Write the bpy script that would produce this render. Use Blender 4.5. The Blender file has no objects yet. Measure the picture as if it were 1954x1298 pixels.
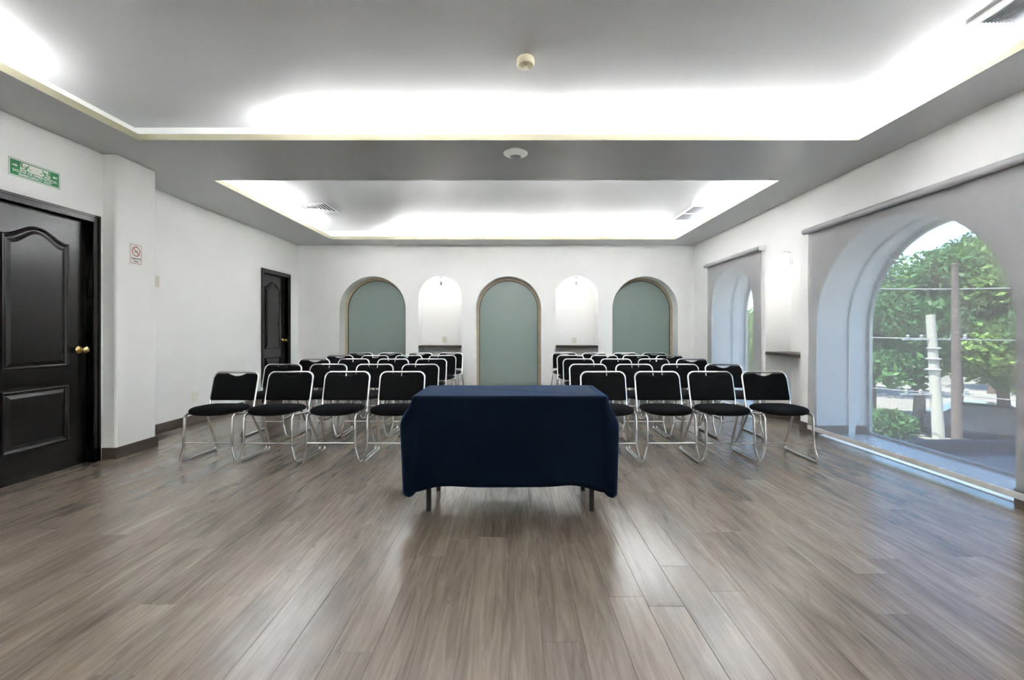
import bpy, bmesh, math, random
from mathutils import Vector, Matrix, Euler
random.seed(7)
PI = math.pi
scene = bpy.context.scene
COL = scene.collection

# ------------------------------------------------------------------ camera
F_PX, EYE = 870.0, 1.15
cam_d = bpy.data.cameras.new('camera'); cam = bpy.data.objects.new('camera', cam_d); COL.objects.link(cam)
cam.location = (0, 0, EYE); cam.rotation_euler = (PI/2, 0, 0)
cam_d.sensor_width = 36.0; cam_d.lens = 36.0*F_PX/1954.0
cam_d.shift_x = -4.0/1954.0; cam_d.shift_y = -18.0/1954.0
cam_d.clip_start = 0.02; cam_d.clip_end = 500
scene.camera = cam

# ------------------------------------------------------------------ world, sun, exposure
SKY_STRENGTH, SUN_STRENGTH, TUBE_STRENGTH = 0.70, 16.0, 268.0
world = bpy.data.worlds.new('sky'); scene.world = world; world.use_nodes = True
wn = world.node_tree.nodes; wl = world.node_tree.links; wn.clear()
sky = wn.new('ShaderNodeTexSky'); sky.sky_type = 'NISHITA'; sky.sun_disc = False
sky.sun_elevation = math.radians(59); sky.sun_rotation = math.radians(245); sky.air_density = .75; sky.dust_density = 0.0; sky.ozone_density = 1.0
bg = wn.new('ShaderNodeBackground'); bg.inputs[1].default_value = SKY_STRENGTH
wo = wn.new('ShaderNodeOutputWorld'); wl.new(sky.outputs[0], bg.inputs[0]); wl.new(bg.outputs[0], wo.inputs[0])
sun_d = bpy.data.lights.new('sun', 'SUN'); sun_d.energy = SUN_STRENGTH; sun_d.angle = 0.01; sun_d.color = (1, .95, .86)
sun = bpy.data.objects.new('sun', sun_d); COL.objects.link(sun)
sun.rotation_euler = Vector((0.55, 0.25, -1.0)).to_track_quat('-Z', 'Y').to_euler()
vs = scene.view_settings; vs.view_transform = 'Standard'; vs.look = 'None'; vs.exposure = 0.36; vs.gamma = 1.0
vs.use_curve_mapping = False
cy = scene.cycles
cy.use_denoising = True; cy.max_bounces = 16; cy.diffuse_bounces = 10; cy.glossy_bounces = 5; cy.transparent_max_bounces = 16
cy.sample_clamp_indirect = 80.0; cy.sample_clamp_direct = 4.0; cy.caustics_reflective = False; cy.caustics_refractive = False

# ------------------------------------------------------------------ materials
def new_mat(name):
    m = bpy.data.materials.new(name); m.use_nodes = True
    nt = m.node_tree; b = nt.nodes['Principled BSDF']
    return m, nt, b
def simple(name, col, rough=.5, metal=0.0, spec=.5, bump=0.0, bscale=200.0, var=0.0, vscale=6.0, sheen=0.0, coat=0.0):
    m, nt, b = new_mat(name)
    b.inputs['Base Color'].default_value = (*col, 1); b.inputs['Roughness'].default_value = rough
    b.inputs['Metallic'].default_value = metal; b.inputs['Specular IOR Level'].default_value = spec
    if sheen: b.inputs['Sheen Tint'].default_value = (.09,.33,.9,1); b.inputs['Sheen Weight'].default_value = sheen; b.inputs['Sheen Roughness'].default_value = .4
    if coat: b.inputs['Coat Weight'].default_value = coat; b.inputs['Coat Roughness'].default_value = .15
    tc = nt.nodes.new('ShaderNodeTexCoord')
    if bump:
        n = nt.nodes.new('ShaderNodeTexNoise'); n.inputs['Scale'].default_value = bscale; n.inputs['Detail'].default_value = 4
        bp = nt.nodes.new('ShaderNodeBump'); bp.inputs['Strength'].default_value = bump; bp.inputs['Distance'].default_value = .004
        nt.links.new(tc.outputs['Object'], n.inputs['Vector']); nt.links.new(n.outputs[0], bp.inputs['Height'])
        nt.links.new(bp.outputs[0], b.inputs['Normal'])
    if var:
        n2 = nt.nodes.new('ShaderNodeTexNoise'); n2.inputs['Scale'].default_value = vscale; n2.inputs['Detail'].default_value = 5
        mx = nt.nodes.new('ShaderNodeMix'); mx.data_type = 'RGBA'
        mx.inputs['A'].default_value = (*[c*(1-var) for c in col], 1); mx.inputs['B'].default_value = (*[min(1, c*(1+var)) for c in col], 1)
        nt.links.new(tc.outputs['Object'], n2.inputs['Vector']); nt.links.new(n2.outputs[0], mx.inputs['Factor'])
        nt.links.new(mx.outputs['Result'], b.inputs['Base Color'])
    return m
M = {}
M['wall'] = simple('wall_paint', (.90, .90, .885), .55, bump=.08, bscale=35, var=.02, vscale=2)
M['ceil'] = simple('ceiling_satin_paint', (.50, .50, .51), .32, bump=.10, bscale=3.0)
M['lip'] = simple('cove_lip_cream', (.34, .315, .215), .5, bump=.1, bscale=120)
M['base'] = simple('baseboard_dark', (.085, .066, .054), .45, var=.3, vscale=20)
M['door'] = simple('door_espresso', (.010, .0075, .0065), .24, bump=.10, bscale=60, var=.35, vscale=12, spec=.35)
M['brass'] = simple('brass', (.95, .70, .30), .24, 1.0)
M['chrome'] = simple('chrome', (.80, .80, .79), .10, 1.0)
M['black'] = simple('black_fabric', (.0045, .0045, .005), .9, bump=.4, bscale=900, spec=.12)
M['navy'] = simple('navy_cloth', (.0014, .0055, .0135), .7, bump=.25, bscale=700, spec=.05, sheen=.14)
M['steel'] = simple('table_leg_steel', (.022, .020, .018), .5, 0, spec=.25)
M['ply'] = simple('table_board', (.35, .30, .24), .5)
M['shelf'] = simple('shelf_dark_wood', (.035, .024, .018), .4, var=.3, vscale=25)
M['winwood'] = simple('window_wood', (.42, .33, .22), .45, var=.25, vscale=30)
M['gasket'] = simple('window_gasket', (.04, .045, .04), .5)
M['alu'] = simple('alu_frame', (.55, .55, .54), .4, .3)
M['roller'] = simple('blind_roller_grey', (.34, .33, .335), .5)
M['rail'] = simple('blind_rail_grey', (.64, .63, .63), .5)
M['plastic'] = simple('white_plastic', (.82, .82, .80), .35)
M['cream'] = simple('cream_plastic', (.78, .70, .52), .4)
M['creamd'] = simple('detector_face', (.42, .36, .22), .45)
M['beige'] = simple('beige_plate', (.72, .69, .60), .4)
M['grey'] = simple('grey_plastic', (.22, .22, .225), .4)
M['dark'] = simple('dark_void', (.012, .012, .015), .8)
M['ventg'] = simple('vent_grey', (.14, .15, .16), .5)
M['sill'] = simple('white_stone_sill', (.82, .83, .84), .3)
M['ventw'] = simple('vent_white', (.80, .80, .80), .4)
M['green'] = simple('sign_green', (.0, .19, .045), .4)
M['white'] = simple('sign_white', (.82, .82, .80), .4)
M['signw'] = simple('sign_cream', (.80, .79, .72), .4)
M['red'] = simple('sign_red', (.42, .03, .025), .4)
M['ink'] = simple('sign_ink', (.03, .03, .03), .5)
M['bark'] = simple('bark', (.13, .10, .075), .9, bump=.6, bscale=20, var=.4)
M['concrete'] = simple('concrete_pole', (.42, .40, .35), .8, var=.12, vscale=8)
M['woodpole'] = simple('weathered_post', (.13, .10, .088), .85, var=.2, vscale=10)
M['wire'] = simple('wire', (.25, .25, .26), .5)
M['insul'] = simple('insulator', (.34, .35, .36), .4)
M['terrace'] = simple('terrace_floor', (.055, .068, .085), .35, var=.15)
M['curb'] = simple('terrace_curb', (.05, .055, .06), .6)
M['ground'] = simple('street_ground', (.32, .30, .27), .9, var=.25, vscale=.4)
M['stucco'] = simple('far_stucco', (.55, .51, .45), .9, var=.1, vscale=1)
M['carp'] = simple('car_paint', (.035, .045, .065), .25, coat=.6)
M['carg'] = simple('car_glass', (.05, .06, .07), .08)
M['tyre'] = simple('tyre', (.02, .02, .02), .8)
def leaf_mat(name, col):
    m, nt, b = new_mat(name)
    b.inputs['Roughness'].default_value = .55
    geo = nt.nodes.new('ShaderNodeNewGeometry'); mx = nt.nodes.new('ShaderNodeMix'); mx.data_type = 'RGBA'
    mx.inputs['A'].default_value = (*[c*.55 for c in col], 1); mx.inputs['B'].default_value = (*[c*1.35 for c in col], 1)
    nt.links.new(geo.outputs['Random Per Island'], mx.inputs['Factor'])
    nt.links.new(mx.outputs['Result'], b.inputs['Base Color'])
    tr = nt.nodes.new('ShaderNodeBsdfTranslucent'); nt.links.new(mx.outputs['Result'], tr.inputs[0])
    ms = nt.nodes.new('ShaderNodeMixShader'); ms.inputs[0].default_value = .35
    out = nt.nodes['Material Output']
    nt.links.new(b.outputs[0], ms.inputs[1]); nt.links.new(tr.outputs[0], ms.inputs[2]); nt.links.new(ms.outputs[0], out.inputs[0])
    return m
M['leaf1'] = leaf_mat('leaf_green', (.15, .27, .07)); M['leaf2'] = leaf_mat('leaf_deep', (.09, .19, .065)); M['leaf3'] = leaf_mat('leaf_light', (.22, .34, .09))
def emis(name, col, s):
    m = bpy.data.materials.new(name); m.use_nodes = True; nt = m.node_tree; nt.nodes.clear()
    e = nt.nodes.new('ShaderNodeEmission'); e.inputs[0].default_value = (*col, 1); e.inputs[1].default_value = s
    o = nt.nodes.new('ShaderNodeOutputMaterial'); nt.links.new(e.outputs[0], o.inputs[0]); return m
M['tube'] = emis('fluorescent_tube_glow', (.95, .98, 1.0), TUBE_STRENGTH)
M['bulb'] = emis('lamp_bulb_glow', (1, .97, .92), 14.0)
def blind_mat():
    m = bpy.data.materials.new('solar_screen_fabric'); m.use_nodes = True; nt = m.node_tree; nt.nodes.clear()
    d = nt.nodes.new('ShaderNodeBsdfDiffuse'); d.inputs[0].default_value = (.40, .385, .39, 1)
    t = nt.nodes.new('ShaderNodeBsdfTranslucent'); t.inputs[0].default_value = (.20, .20, .20, 1)
    mx = nt.nodes.new('ShaderNodeMixShader'); mx.inputs[0].default_value = .35
    tr = nt.nodes.new('ShaderNodeBsdfTransparent'); tr.inputs[0].default_value = (1, 1, 1, 1)
    m2 = nt.nodes.new('ShaderNodeMixShader'); m2.inputs[0].default_value = .42
    o = nt.nodes.new('ShaderNodeOutputMaterial')
    nt.links.new(d.outputs[0], mx.inputs[1]); nt.links.new(t.outputs[0], mx.inputs[2])
    nt.links.new(mx.outputs[0], m2.inputs[1]); nt.links.new(tr.outputs[0], m2.inputs[2]); nt.links.new(m2.outputs[0], o.inputs[0])
    return m
M['blind'] = blind_mat()
def clear_glass():
    m = bpy.data.materials.new('clear_pane'); m.use_nodes = True; nt = m.node_tree; nt.nodes.clear()
    tr = nt.nodes.new('ShaderNodeBsdfTransparent'); tr.inputs[0].default_value = (.93, .96, .95, 1)
    g = nt.nodes.new('ShaderNodeBsdfGlossy'); g.inputs['Roughness'].default_value = .02
    fr = nt.nodes.new('ShaderNodeFresnel'); fr.inputs[0].default_value = 1.3
    mx = nt.nodes.new('ShaderNodeMixShader'); o = nt.nodes.new('ShaderNodeOutputMaterial')
    ge = nt.nodes.new('ShaderNodeNewGeometry'); inv = nt.nodes.new('ShaderNodeMath'); inv.operation = 'SUBTRACT'; inv.inputs[0].default_value = 1.0
    mu = nt.nodes.new('ShaderNodeMath'); mu.operation = 'MULTIPLY'   # reflect on the outer skin of the pane only
    nt.links.new(ge.outputs['Backfacing'], inv.inputs[1]); nt.links.new(inv.outputs[0], mu.inputs[0]); nt.links.new(fr.outputs[0], mu.inputs[1])
    nt.links.new(mu.outputs[0], mx.inputs[0]); nt.links.new(tr.outputs[0], mx.inputs[1]); nt.links.new(g.outputs[0], mx.inputs[2]); nt.links.new(mx.outputs[0], o.inputs[0])
    return m
M['glass'] = clear_glass()
M['frost'] = simple('frosted_glass', (.215, .270, .248), .35, spec=.6)
def plank_mat():
    m, nt, b = new_mat('vinyl_plank')
    L = nt.links; N = nt.nodes
    tc = N.new('ShaderNodeTexCoord'); oi = N.new('ShaderNodeObjectInfo')
    mul = N.new('ShaderNodeMath'); mul.operation = 'MULTIPLY'; mul.inputs[1].default_value = 73.0; L.new(oi.outputs['Random'], mul.inputs[0])
    cmb = N.new('ShaderNodeCombineXYZ')
    for i in range(3): L.new(mul.outputs[0], cmb.inputs[i])
    add = N.new('ShaderNodeVectorMath'); add.operation = 'ADD'; L.new(tc.outputs['Object'], add.inputs[0]); L.new(cmb.outputs[0], add.inputs[1])
    def noise(sx, sy, detail, dist=0.0):
        mp = N.new('ShaderNodeMapping'); mp.inputs['Scale'].default_value = (sx, sy, 1); L.new(add.outputs[0], mp.inputs[0])
        n = N.new('ShaderNodeTexNoise'); n.inputs['Scale'].default_value = 1; n.inputs['Detail'].default_value = detail
        n.inputs['Roughness'].default_value = .62; n.inputs['Distortion'].default_value = dist
        L.new(mp.outputs[0], n.inputs['Vector']); return n
    grain = noise(26, 1.7, 8, 1.6); broad = noise(5.5, 1.1, 5, 1.2); fine = noise(260, 9, 3)
    knot = noise(13, 3.2, 2, 1.6)
    r = N.new('ShaderNodeValToRGB'); r.color_ramp.elements[0].position = .28; r.color_ramp.elements[1].position = .74
    r.color_ramp.elements[0].color = (.082, .062, .045, 1); r.color_ramp.elements[1].color = (.272, .222, .170, 1)
    s1 = N.new('ShaderNodeMath'); s1.operation = 'MULTIPLY_ADD'; s1.inputs[1].default_value = .55; L.new(grain.outputs[0], s1.inputs[0])
    s2 = N.new('ShaderNodeMath'); s2.operation = 'MULTIPLY'; s2.inputs[1].default_value = .45; L.new(broad.outputs[0], s2.inputs[0]); L.new(s2.outputs[0], s1.inputs[2])
    s3 = N.new('ShaderNodeMath'); s3.operation = 'MULTIPLY_ADD'; s3.inputs[1].default_value = .10; L.new(oi.outputs['Random'], s3.inputs[0])
    off = N.new('ShaderNodeMath'); off.operation = 'SUBTRACT'; off.inputs[1].default_value = .05; L.new(s1.outputs[0], off.inputs[0]); L.new(off.outputs[0], s3.inputs[2])
    L.new(s3.outputs[0], r.inputs[0])
    kr = N.new('ShaderNodeValToRGB'); kr.color_ramp.elements[0].position = .69; kr.color_ramp.elements[1].position = .80
    kr.color_ramp.elements[0].color = (1, 1, 1, 1); kr.color_ramp.elements[1].color = (.60, .56, .52, 1); L.new(knot.outputs[0], kr.inputs[0])
    mm = N.new('ShaderNodeMix'); mm.data_type = 'RGBA'; mm.blend_type = 'MULTIPLY'; mm.inputs['Factor'].default_value = 1
    L.new(r.outputs[0], mm.inputs['A']); L.new(kr.outputs[0], mm.inputs['B']); L.new(mm.outputs['Result'], b.inputs['Base Color'])
    bp = N.new('ShaderNodeBump'); bp.inputs['Strength'].default_value = .16; bp.inputs['Distance'].default_value = .002
    L.new(fine.outputs[0], bp.inputs['Height']); L.new(bp.outputs[0], b.inputs['Normal'])
    b.inputs['Roughness'].default_value = .25; b.inputs['Specular IOR Level'].default_value = .95
    return m
M['plank'] = plank_mat()

# ------------------------------------------------------------------ mesh helpers
class B:
    def __init__(s): s.v = []; s.f = []
    def add(s, vs, fs):
        o = len(s.v); s.v += [tuple(v) for v in vs]; s.f += [tuple(i+o for i in f) for f in fs]; return s
    def box(s, x0, x1, y0, y1, z0, z1):
        return s.add([(x0,y0,z0),(x1,y0,z0),(x1,y1,z0),(x0,y1,z0),(x0,y0,z1),(x1,y0,z1),(x1,y1,z1),(x0,y1,z1)],
                     [(3,2,1,0),(4,5,6,7),(0,1,5,4),(1,2,6,5),(2,3,7,6),(3,0,4,7)])
    def cbox(s, x0, x1, y0, y1, z0, z1, c):   # box chamfered on its upper edges and corners
        vs = [(x0,y0,z0),(x1,y0,z0),(x1,y1,z0),(x0,y1,z0),(x0,y0,z1-c),(x1,y0,z1-c),(x1,y1,z1-c),(x0,y1,z1-c),
              (x0+c,y0+c,z1),(x1-c,y0+c,z1),(x1-c,y1-c,z1),(x0+c,y1-c,z1)]
        fs = [(3,2,1,0)] + [(i,(i+1)%4,4+(i+1)%4,4+i) for i in range(4)] + [(4+i,4+(i+1)%4,8+(i+1)%4,8+i) for i in range(4)] + [(8,9,10,11)]
        return s.add(vs, fs)
    def tube(s, pts, r, seg=8, cap=True, radii=None):
        pts = [Vector(p) for p in pts]; n = len(pts); rings = []
        t0 = (pts[1]-pts[0]).normalized()
        up = Vector((0,0,1)) if abs(t0.z) < .9 else Vector((1,0,0))
        u = t0.cross(up).normalized()
        for i in range(n):
            a = (pts[i]-pts[i-1]).normalized() if i else (pts[1]-pts[0]).normalized()
            c = (pts[i+1]-pts[i]).normalized() if i < n-1 else a
            t = (a+c)
            t = t.normalized() if t.length > 1e-6 else a
            u = (u - t*u.dot(t)).normalized(); w = t.cross(u)
            rr = radii[i] if radii else r
            rings.append([pts[i] + (u*math.cos(2*PI*k/seg) + w*math.sin(2*PI*k/seg))*rr for k in range(seg)])
        vs = [p for R in rings for p in R]; fs = []
        for i in range(n-1):
            for k in range(seg):
                k2 = (k+1) % seg
                fs.append((i*seg+k, i*seg+k2, (i+1)*seg+k2, (i+1)*seg+k))
        if cap: fs += [tuple(range(seg-1, -1, -1)), tuple((n-1)*seg+k for k in range(seg))]
        return s.add(vs, fs)
    def lathe(s, prof, c=(0,0,0), axis=(0,0,1), seg=24):
        ax = Vector(axis).normalized(); up = Vector((0,0,1)) if abs(ax.z) < .9 else Vector((1,0,0))
        u = ax.cross(up).normalized(); w = ax.cross(u); c = Vector(c); vs = []; fs = []
        for (r, h) in prof:
            for k in range(seg):
                a = 2*PI*k/seg; vs.append(c + ax*h + (u*math.cos(a)+w*math.sin(a))*r)
        for i in range(len(prof)-1):
            for k in range(seg):
                k2 = (k+1) % seg; fs.append((i*seg+k, i*seg+k2, (i+1)*seg+k2, (i+1)*seg+k))
        fs.append(tuple(range(seg-1,-1,-1))); fs.append(tuple((len(prof)-1)*seg+k for k in range(seg)))
        return s.add(vs, fs)
    def loops(s, rings, cap0=True, cap1=True):   # rings of equal length joined by quads
        n = len(rings[0]); vs = [p for R in rings for p in R]; fs = []
        for i in range(len(rings)-1):
            for k in range(n):
                k2 = (k+1) % n; fs.append((i*n+k, i*n+k2, (i+1)*n+k2, (i+1)*n+k))
        if cap0: fs.append(tuple(range(n-1,-1,-1)))
        if cap1: fs.append(tuple((len(rings)-1)*n+k for k in range(n)))
        return s.add(vs, fs)
    def prism(s, poly, f0, f1):   # poly of 2D points; f0,f1 map (a,b) to 3D
        return s.loops([[f0(a,b) for a,b in poly], [f1(a,b) for a,b in poly]])
    def mesh(s, name):
        me = bpy.data.meshes.new(name); me.from_pydata(s.v, [], s.f); me.update()
        bm = bmesh.new(); bm.from_mesh(me)
        bmesh.ops.recalc_face_normals(bm, faces=bm.faces); bm.to_mesh(me); bm.free(); return me
def build(name, b, mat, parent=None, smooth=False, loc=None, angle=40):
    me = b.mesh(name) if isinstance(b, B) else b
    me.materials.append(M[mat])
    if smooth:
        me.shade_smooth()
        try: me.set_sharp_from_angle(angle=math.radians(angle))
        except Exception: pass
    o = bpy.data.objects.new(name, me); COL.objects.link(o)
    if parent is not None: o.parent = parent
    if loc: o.location = loc
    return o
def tag(o, label, cat=None, group=None, kind=None):
    if label: o['label'] = label
    if cat: o['category'] = cat
    if group: o['group'] = group
    if kind: o['kind'] = kind
    return o
def empty(name, loc=(0,0,0), rz=0.0):
    o = bpy.data.objects.new(name, None); o.empty_display_size = .1; COL.objects.link(o)
    o.location = loc; o.rotation_euler = (0,0,rz); return o
def struct(name, b, mat, label, cat, parent=None, smooth=False):
    o = build(name, b, mat, parent, smooth); tag(o, label, cat, kind='structure'); return o
def fillet(pts, r, n=5):
    pts = [Vector(p) for p in pts]; out = [pts[0]]
    for i in range(1, len(pts)-1):
        a, b, c = pts[i-1], pts[i], pts[i+1]
        d1 = (a-b).normalized(); d2 = (c-b).normalized(); ang = d1.angle(d2)
        if ang > PI-.02: out.append(b); continue
        L = min(r/math.tan(ang/2), (a-b).length*.49, (c-b).length*.49); rr = L*math.tan(ang/2)
        cen = b + (d1+d2).normalized()*(rr/math.sin(ang/2)); p0 = b+d1*L; p1 = b+d2*L
        v0 = p0-cen; v1 = p1-cen; tot = v0.angle(v1)
        for k in range(n+1):
            t = k/n; out.append(cen + (v0*math.sin((1-t)*tot) + v1*math.sin(t*tot))/math.sin(tot))
    out.append(pts[-1]); return out
def offset_poly(P, d):     # P counter-clockwise, d > 0 moves inward
    n = len(P); out = []
    for i in range(n):
        a = Vector(P[i-1]); b = Vector(P[i]); c = Vector(P[(i+1)%n])
        e1 = (b-a).normalized(); e2 = (c-b).normalized()
        n1 = Vector((-e1.y, e1.x)); n2 = Vector((-e2.y, e2.x)); m = (n1+n2)
        m = m.normalized() if m.length > 1e-6 else n1
        out.append(tuple(b + m*(d/max(.4, m.dot(n1)))))
    return out
def arch_pts(u0, u1, top, z0=0.0, n=28):   # from (u0,z0) up, over and down to (u1,z0)
    c = (u0+u1)/2; r = abs(u1-u0)/2; sp = top-r; sgn = 1 if u1 > u0 else -1
    return [(u0,z0)] + [(c - sgn*r*math.cos(PI*k/n), sp + r*math.sin(PI*k/n)) for k in range(n+1)] + [(u1,z0)]
def rect_pts(u0, u1, top): return [(u0,0),(u0,top),(u1,top),(u1,0)]

# ------------------------------------------------------------------ dimensions
SOF, CEIL, TOP = 2.73, 2.92, 3.06        # soffit, tray ceiling, slab top
YB, YN = 8.45, -2.2                      # back wall face, wall behind the camera
XL, XLN, XR = -4.0, -3.685, 3.335        # left wall, left wall by the entrance door, right wall
PIL_Y0, PIL_Y1, PIL_X = 4.085, 4.54, -3.565

# ------------------------------------------------------------------ floor: sub-floor and planks
floor = struct('floor', B().box(-4.3, 3.94, YN-.1, YB+.8, -.16, -.006), 'base', 'grey-brown wood-look plank floor of the meeting room', 'floor')
PW, PL, GAP = .152, 1.22, .0008
planks = []
ncol = int((4.02+3.36+.6)/PW)+1
for i in range(ncol):
    x0 = -4.0 + i*PW; x1 = x0+PW
    off = random.random()*PL
    y = YN - off
    while y < YB+.33:
        a, c = max(y, YN), min(y+PL, YB+.33)
        lo = x0; hi = min(x1, 3.93)
        if c-a > .03 and hi-lo > .02: planks.append((lo, hi, a, c))
        y += PL
def vis_size(p):
    cx, cyy = (p[0]+p[1])/2, (max(p[2],1.3)+p[3])/2
    if p[3] < 1.5 or abs(cx)/max(cyy,.1) > 1.18: return 0
    return (p[3]-max(p[2],1.45))*(p[1]-p[0])/cyy**3
planks.sort(key=vis_size, reverse=True)
pcache = {}
for k, (x0,x1,y0,y1) in enumerate(planks[:296]):
    key = (round(x1-x0,3), round(y1-y0,3))
    if key not in pcache:
        w, l = key
        me = B().cbox(GAP/2, w-GAP/2, GAP/2, l-GAP/2, -.006, 0, .0007).mesh('plank'); me.materials.append(M['plank']); pcache[key] = me
    o = bpy.data.objects.new('plank', pcache[key]); COL.objects.link(o); o.parent = floor; o.location = (x0, y0, 0)
rest = B()
for (x0,x1,y0,y1) in planks[296:]:
    rest.box(x0+GAP/2, x1-GAP/2, y0+GAP/2, y1-GAP/2, -.006, 0)
o = build('outlying_planks', rest, 'plank', floor); o['kind'] = 'stuff'

# ------------------------------------------------------------------ walls
def notched(u0, u1, top, openings):
    P = [(u0, 0)]
    for op in openings: P += op
    return P + [(u1, 0), (u1, top), (u0, top)]
# back wall: three arched windows and two niches, 0.34 thick
WB = [(-3.235, -2.01, 2.155), (-.712, .505, 2.155), (1.822, 3.035, 2.155)]
NB = [(-1.772, -.972, 2.165), (.772, 1.560, 2.165)]
ops = sorted([('w', *w) for w in WB] + [('n', *n) for n in NB], key=lambda t: t[1])
P = notched(XL-.3, XR+.6, TOP, [arch_pts(a, c, t) for _, a, c, t in ops])
wall_back = struct('wall_back', B().prism(P, lambda a,b: (a, YB, b), lambda a,b: (a, YB+.34, b)), 'wall', 'white back wall with arched windows and niches', 'wall')
for (a, c, t) in NB:
    build('niche_back', B().box(a-.05, c+.05, YB+.341, YB+.42, 0, t+.06), 'wall', wall_back)
# right wall, 0.6 thick
WR = [(3.03, 5.03, 2.165), (6.36, 7.70, 2.135)]
NR = (5.31, 6.05, 2.14)
P = notched(YN-.3, YB+.34, TOP, [arch_pts(*WR[0], n=40), arch_pts(*NR), arch_pts(*WR[1])])
wall_right = struct('wall_right', B().prism(P, lambda a,b: (XR, a, b), lambda a,b: (XR+.6, a, b)), 'wall', 'white right wall with arched window openings and a niche', 'wall')
build('niche_back', B().box(XR+.34, XR+.58, NR[0]-.004, NR[1]+.004, 0, NR[2]+.004), 'wall', wall_right)
# left walls and pillar
D_FAR = (7.205, 8.125, 2.145); D_NEAR = (3.10, 4.045, 2.16)
P = notched(4.3, YB+.3, TOP, [rect_pts(D_FAR[0]+.06, D_FAR[1]-.06, D_FAR[2]-.06)])
struct('wall_left', B().prism(P, lambda a,b: (XL, a, b), lambda a,b: (XL-.25, a, b)), 'wall', 'white left wall beyond the pillar', 'wall')
P = notched(YN-.3, 4.3, TOP, [rect_pts(D_NEAR[0]+.06, D_NEAR[1]-.06, D_NEAR[2]-.06)])
struct('wall_entrance', B().prism(P, lambda a,b: (XLN, a, b), lambda a,b: (XLN-.25, a, b)), 'wall', 'white left wall around the near door', 'wall')
c = .018
pl = [(XL-.2, PIL_Y0), (PIL_X-c, PIL_Y0), (PIL_X-c*.3, PIL_Y0+c*.3), (PIL_X, PIL_Y0+c), (PIL_X, PIL_Y1-c), (PIL_X-c*.3, PIL_Y1-c*.3), (PIL_X-c, PIL_Y1), (XL-.2, PIL_Y1)]
struct('pillar', B().prism(pl, lambda a,b: (a,b,0), lambda a,b: (a,b,SOF+.02)), 'wall', 'white square pillar beside the near door', 'pillar')
struct('wall_rear', B().box(XL-.3, XR+.6, YN-.3, YN, 0, TOP), 'wall', 'white wall behind the camera', 'wall')

# ------------------------------------------------------------------ ceiling: slab, soffit boards, lips, cove walls, hidden tubes
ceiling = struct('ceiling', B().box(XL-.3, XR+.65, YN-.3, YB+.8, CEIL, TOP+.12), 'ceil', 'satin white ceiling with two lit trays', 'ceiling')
T1 = (-3.12, 2.855, -1.4, 3.785); T2 = (-3.165, 2.795, 4.80, 7.90)
BT, LT, LH, CG = .02, .018, .052, .19       # board, lip thickness, lip height over soffit, cove width
def child(name, b, mat, smooth=False): return build(name, b, mat, ceiling, smooth)
sof = [(XL-.2, T1[0], YN-.1, 4.29), (XL-.2, T2[0], 4.29, YB), (T1[1], XR+.05, YN-.1, 4.29), (T2[1], XR+.05, 4.29, YB),
       (T1[0], T1[1], YN-.1, T1[2]), (T1[0], T1[1], T1[3], 4.29), (T2[0], T2[1], 4.29, T2[2]), (T2[0], T2[1], T2[3], YB)]
sb = B()
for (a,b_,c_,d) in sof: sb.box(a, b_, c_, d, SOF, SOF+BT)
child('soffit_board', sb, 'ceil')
for T in (T1, T2):
    x0,x1,y0,y1 = T
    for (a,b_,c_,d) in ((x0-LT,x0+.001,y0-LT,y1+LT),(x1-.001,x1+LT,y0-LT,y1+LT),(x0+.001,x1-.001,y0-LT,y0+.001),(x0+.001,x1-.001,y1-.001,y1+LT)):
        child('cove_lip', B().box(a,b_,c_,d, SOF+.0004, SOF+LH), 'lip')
    g = CG
    for (a,b_,c_,d) in ((x0-g-.02,x0-g,y0-g,y1+g),(x1+g,x1+g+.02,y0-g,y1+g),(x0-g,x1+g,y0-g-.02,y0-g),(x0-g,x1+g,y1+g,y1+g+.02)):
        child('cove_wall', B().box(a,b_,c_,d, SOF+BT, CEIL), 'wall')
tz = SOF+.034
def cove_tube(p, q):
    o = child('cove_light', B().tube([p, q], .013, 8), 'tube', True); return o
def run_x(y, spans):
    for a, c_ in spans: cove_tube((a,y,tz), (c_,y,tz))
def run_y(x, spans):
    for a, c_ in spans: cove_tube((x,a,tz), (x,c_,tz))
run_x(T1[3]+.10, [(-1.95,-.86),(-.82,.27),(.46,1.62),(1.68,2.84)])
run_y(T1[0]-.10, [(-.7,.5),(.52,1.68),(1.72,2.85)])
run_y(T1[1]+.10, [(-1.2,-.05),(.0,1.2),(1.25,2.45),(2.5,3.65)])
run_x(T2[3]+.10, [(-2.08,-.88),(-.83,.37),(.42,1.62),(1.67,2.78)])
run_x(T2[2]-.10, [(-2.08,-.88),(-.83,.37),(.42,1.62),(1.67,2.78)])
run_x(T1[2]-.10, [(-2.9,-1.7),(-1.6,-.4),(-.3,.9),(1.0,2.2)])  # unseen run behind the camera, added to brighten the walls
run_y(T2[0]-.10, [(5.0,6.2),(6.25,7.45)])
run_y(T2[1]+.10, [(4.95,6.15),(6.2,7.4)])

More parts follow.
